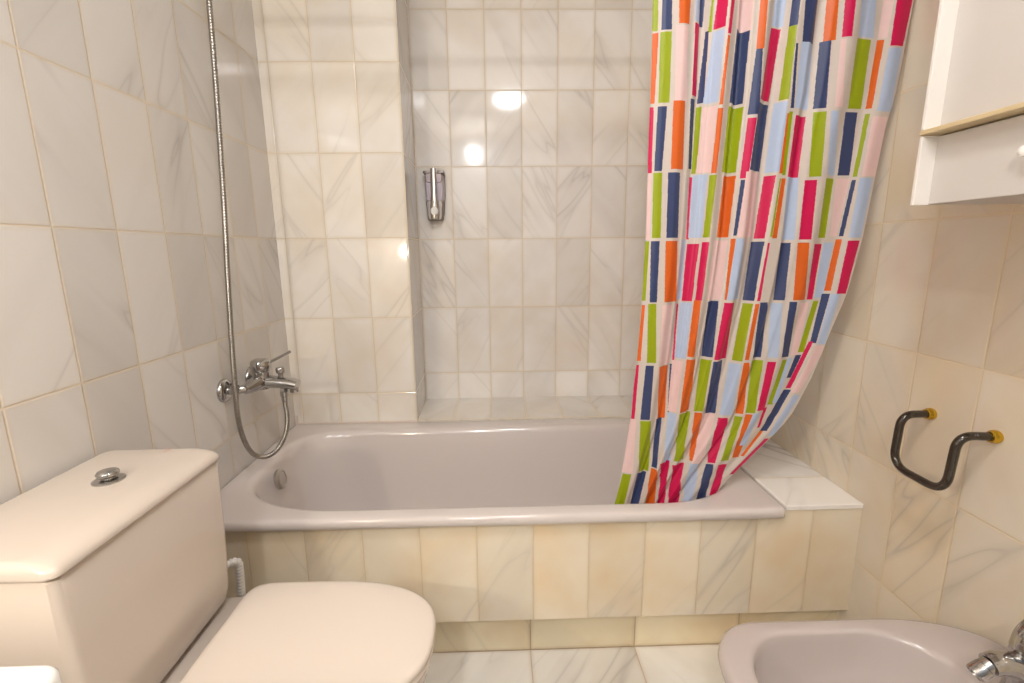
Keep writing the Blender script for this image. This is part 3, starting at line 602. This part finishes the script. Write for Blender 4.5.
# the next printed row up is out of the photograph: the same print continues
for r in RECTS[54:108]:
    c, a, b_, d, e, zt, zb = r; sh_ = 1.8 - zb / 1000
    for j in range(NZ):
        zc = (rows_[j] + rows_[j + 1]) / 2 - sh_
        if zb <= zc * 1000 <= zt:
            t = (zt - zc * 1000) / (zt - zb); byrow[j].append((a + (d - a) * t, b_ + (e - b_) * t, CI[c]))
for j in range(NZ):
    for i in range(NS):
        a = j * (NS + 1) + i
        faces.append((a, a + 1, a + NS + 2, a + NS + 1))
        s = (i + .5) / NS * 1000; m_ = 0
        for lo, hi, ci in byrow[j]:
            if lo <= s <= hi: m_ = ci
        midx.append(m_)
def cloth(name, col):
    m = bpy.data.materials.new(name); m.use_nodes = True; N = NT(m); b = N.nt.nodes['Principled BSDF']
    tc = N.n('ShaderNodeTexCoord')
    nz = N.noise(tc.outputs['Object'], 60.0, 2)
    c = N.mix(nz, col, tuple(x * .93 for x in col[:3]) + (1,))
    N.put(b.inputs['Base Color'], c); b.inputs['Roughness'].default_value = .42
    tr_ = N.n('ShaderNodeBsdfTranslucent'); N.put(tr_.inputs['Color'], c)
    ms = N.n('ShaderNodeMixShader'); ms.inputs[0].default_value = .22
    out = N.nt.nodes['Material Output']
    N.nt.links.new(b.outputs[0], ms.inputs[1]); N.nt.links.new(tr_.outputs[0], ms.inputs[2]); N.nt.links.new(ms.outputs[0], out.inputs['Surface'])
    return m
me = bpy.data.meshes.new('shower_curtain'); me.from_pydata(verts, [], faces)
for nm, c in (('curtain ground', srgb(218, 206, 197)), ('curtain green', srgb(158, 174, 6)), ('curtain navy', srgb(58, 70, 112)), ('curtain orange', srgb(228, 104, 30)),
              ('curtain pink', srgb(240, 208, 206)), ('curtain pale blue', srgb(188, 204, 232)), ('curtain magenta', srgb(214, 12, 84))):
    me.materials.append(cloth(nm, c))
me.polygons.foreach_set('material_index', midx)
me.polygons.foreach_set('use_smooth', [True] * len(faces)); me.update()
cu = bpy.data.objects.new('shower_curtain', me); COL.objects.link(cu)
tag(cu, 'shower curtain printed with colourful upright blocks, gathered at the right', 'shower curtain')
rod = MB(); rod.add(*tube([(0.0, .026, 1.985), (W, .026, 1.985)], .0125, 24))
tag(rod.build('curtain_rod', WHITE), 'white rod carrying the shower curtain above the bathtub', 'curtain rod')

# ------------------------------------------------------------------ lamps
lampm = mat('lit opal glass', srgb(255, 250, 240), .3, emis=((.985, .985, 1.0, 1), 60.0))
cl = empty('ceiling_lamp', (.93, -.89, ZC), 'round opal ceiling lamp over the middle of the bathroom', 'ceiling lamp')
mesh_obj('base', *lathe([(.001, 0), (.13, 0), (.13, -.02), (.001, -.02)], (.93, -.89, ZC), n=48), PLAST, cl)
mesh_obj('lamp_shade', *lathe([(.001, -.02), (.12, -.02), (.118, -.035), (.10, -.055), (.06, -.072), (.001, -.078)], (.93, -.89, ZC), n=48), lampm, cl)
def light(name, kind, loc, energy, col, size=.1, rot=None, spread=None):
    d = bpy.data.lights.new(name, kind); d.energy = energy; d.color = col
    if kind == 'AREA':
        d.size = size
        if spread: d.spread = spread
    else: d.shadow_soft_size = size
    o = bpy.data.objects.new(name, d); COL.objects.link(o); o.location = loc
    if rot: o.rotation_euler = rot
    return o
light('basin_light', 'POINT', (.13, -1.10, 1.15), 11.5, (1, .86, .68), .02)
light('door_light', 'POINT', (.6, -1.95, 2.12), 25, (1, .985, .965), .035)

# ------------------------------------------------------------------ camera, world, colour
cam = bpy.data.cameras.new('camera'); co = bpy.data.objects.new('camera', cam); COL.objects.link(co)
cam.sensor_width = 36; cam.lens = 466.53 * 36 / 1024; cam.clip_start = .01
yaw, pitch, roll = .0245, -.1916, -.0111
dv = Vector((math.sin(yaw) * math.cos(pitch), math.cos(yaw) * math.cos(pitch), math.sin(pitch)))
r = dv.cross(Vector((0, 0, 1))).normalized(); u = r.cross(dv)
c, s = math.cos(roll), math.sin(roll); r2, u2 = c * r + s * u, -s * r + c * u
co.matrix_world = Matrix((( r2.x, u2.x, -dv.x, .8397), (r2.y, u2.y, -dv.y, -1.1322), (r2.z, u2.z, -dv.z, 1.1446), (0, 0, 0, 1)))
scn = bpy.context.scene; scn.camera = co
w = bpy.data.worlds.new('world'); scn.world = w; w.use_nodes = True
w.node_tree.nodes['Background'].inputs[0].default_value = (.8, .85, .9, 1); w.node_tree.nodes['Background'].inputs[1].default_value = .3
scn.view_settings.view_transform = 'Standard'; scn.view_settings.look = 'None'
scn.view_settings.exposure = 0.24; scn.view_settings.gamma = 1.0; scn.view_settings.use_curve_mapping = False
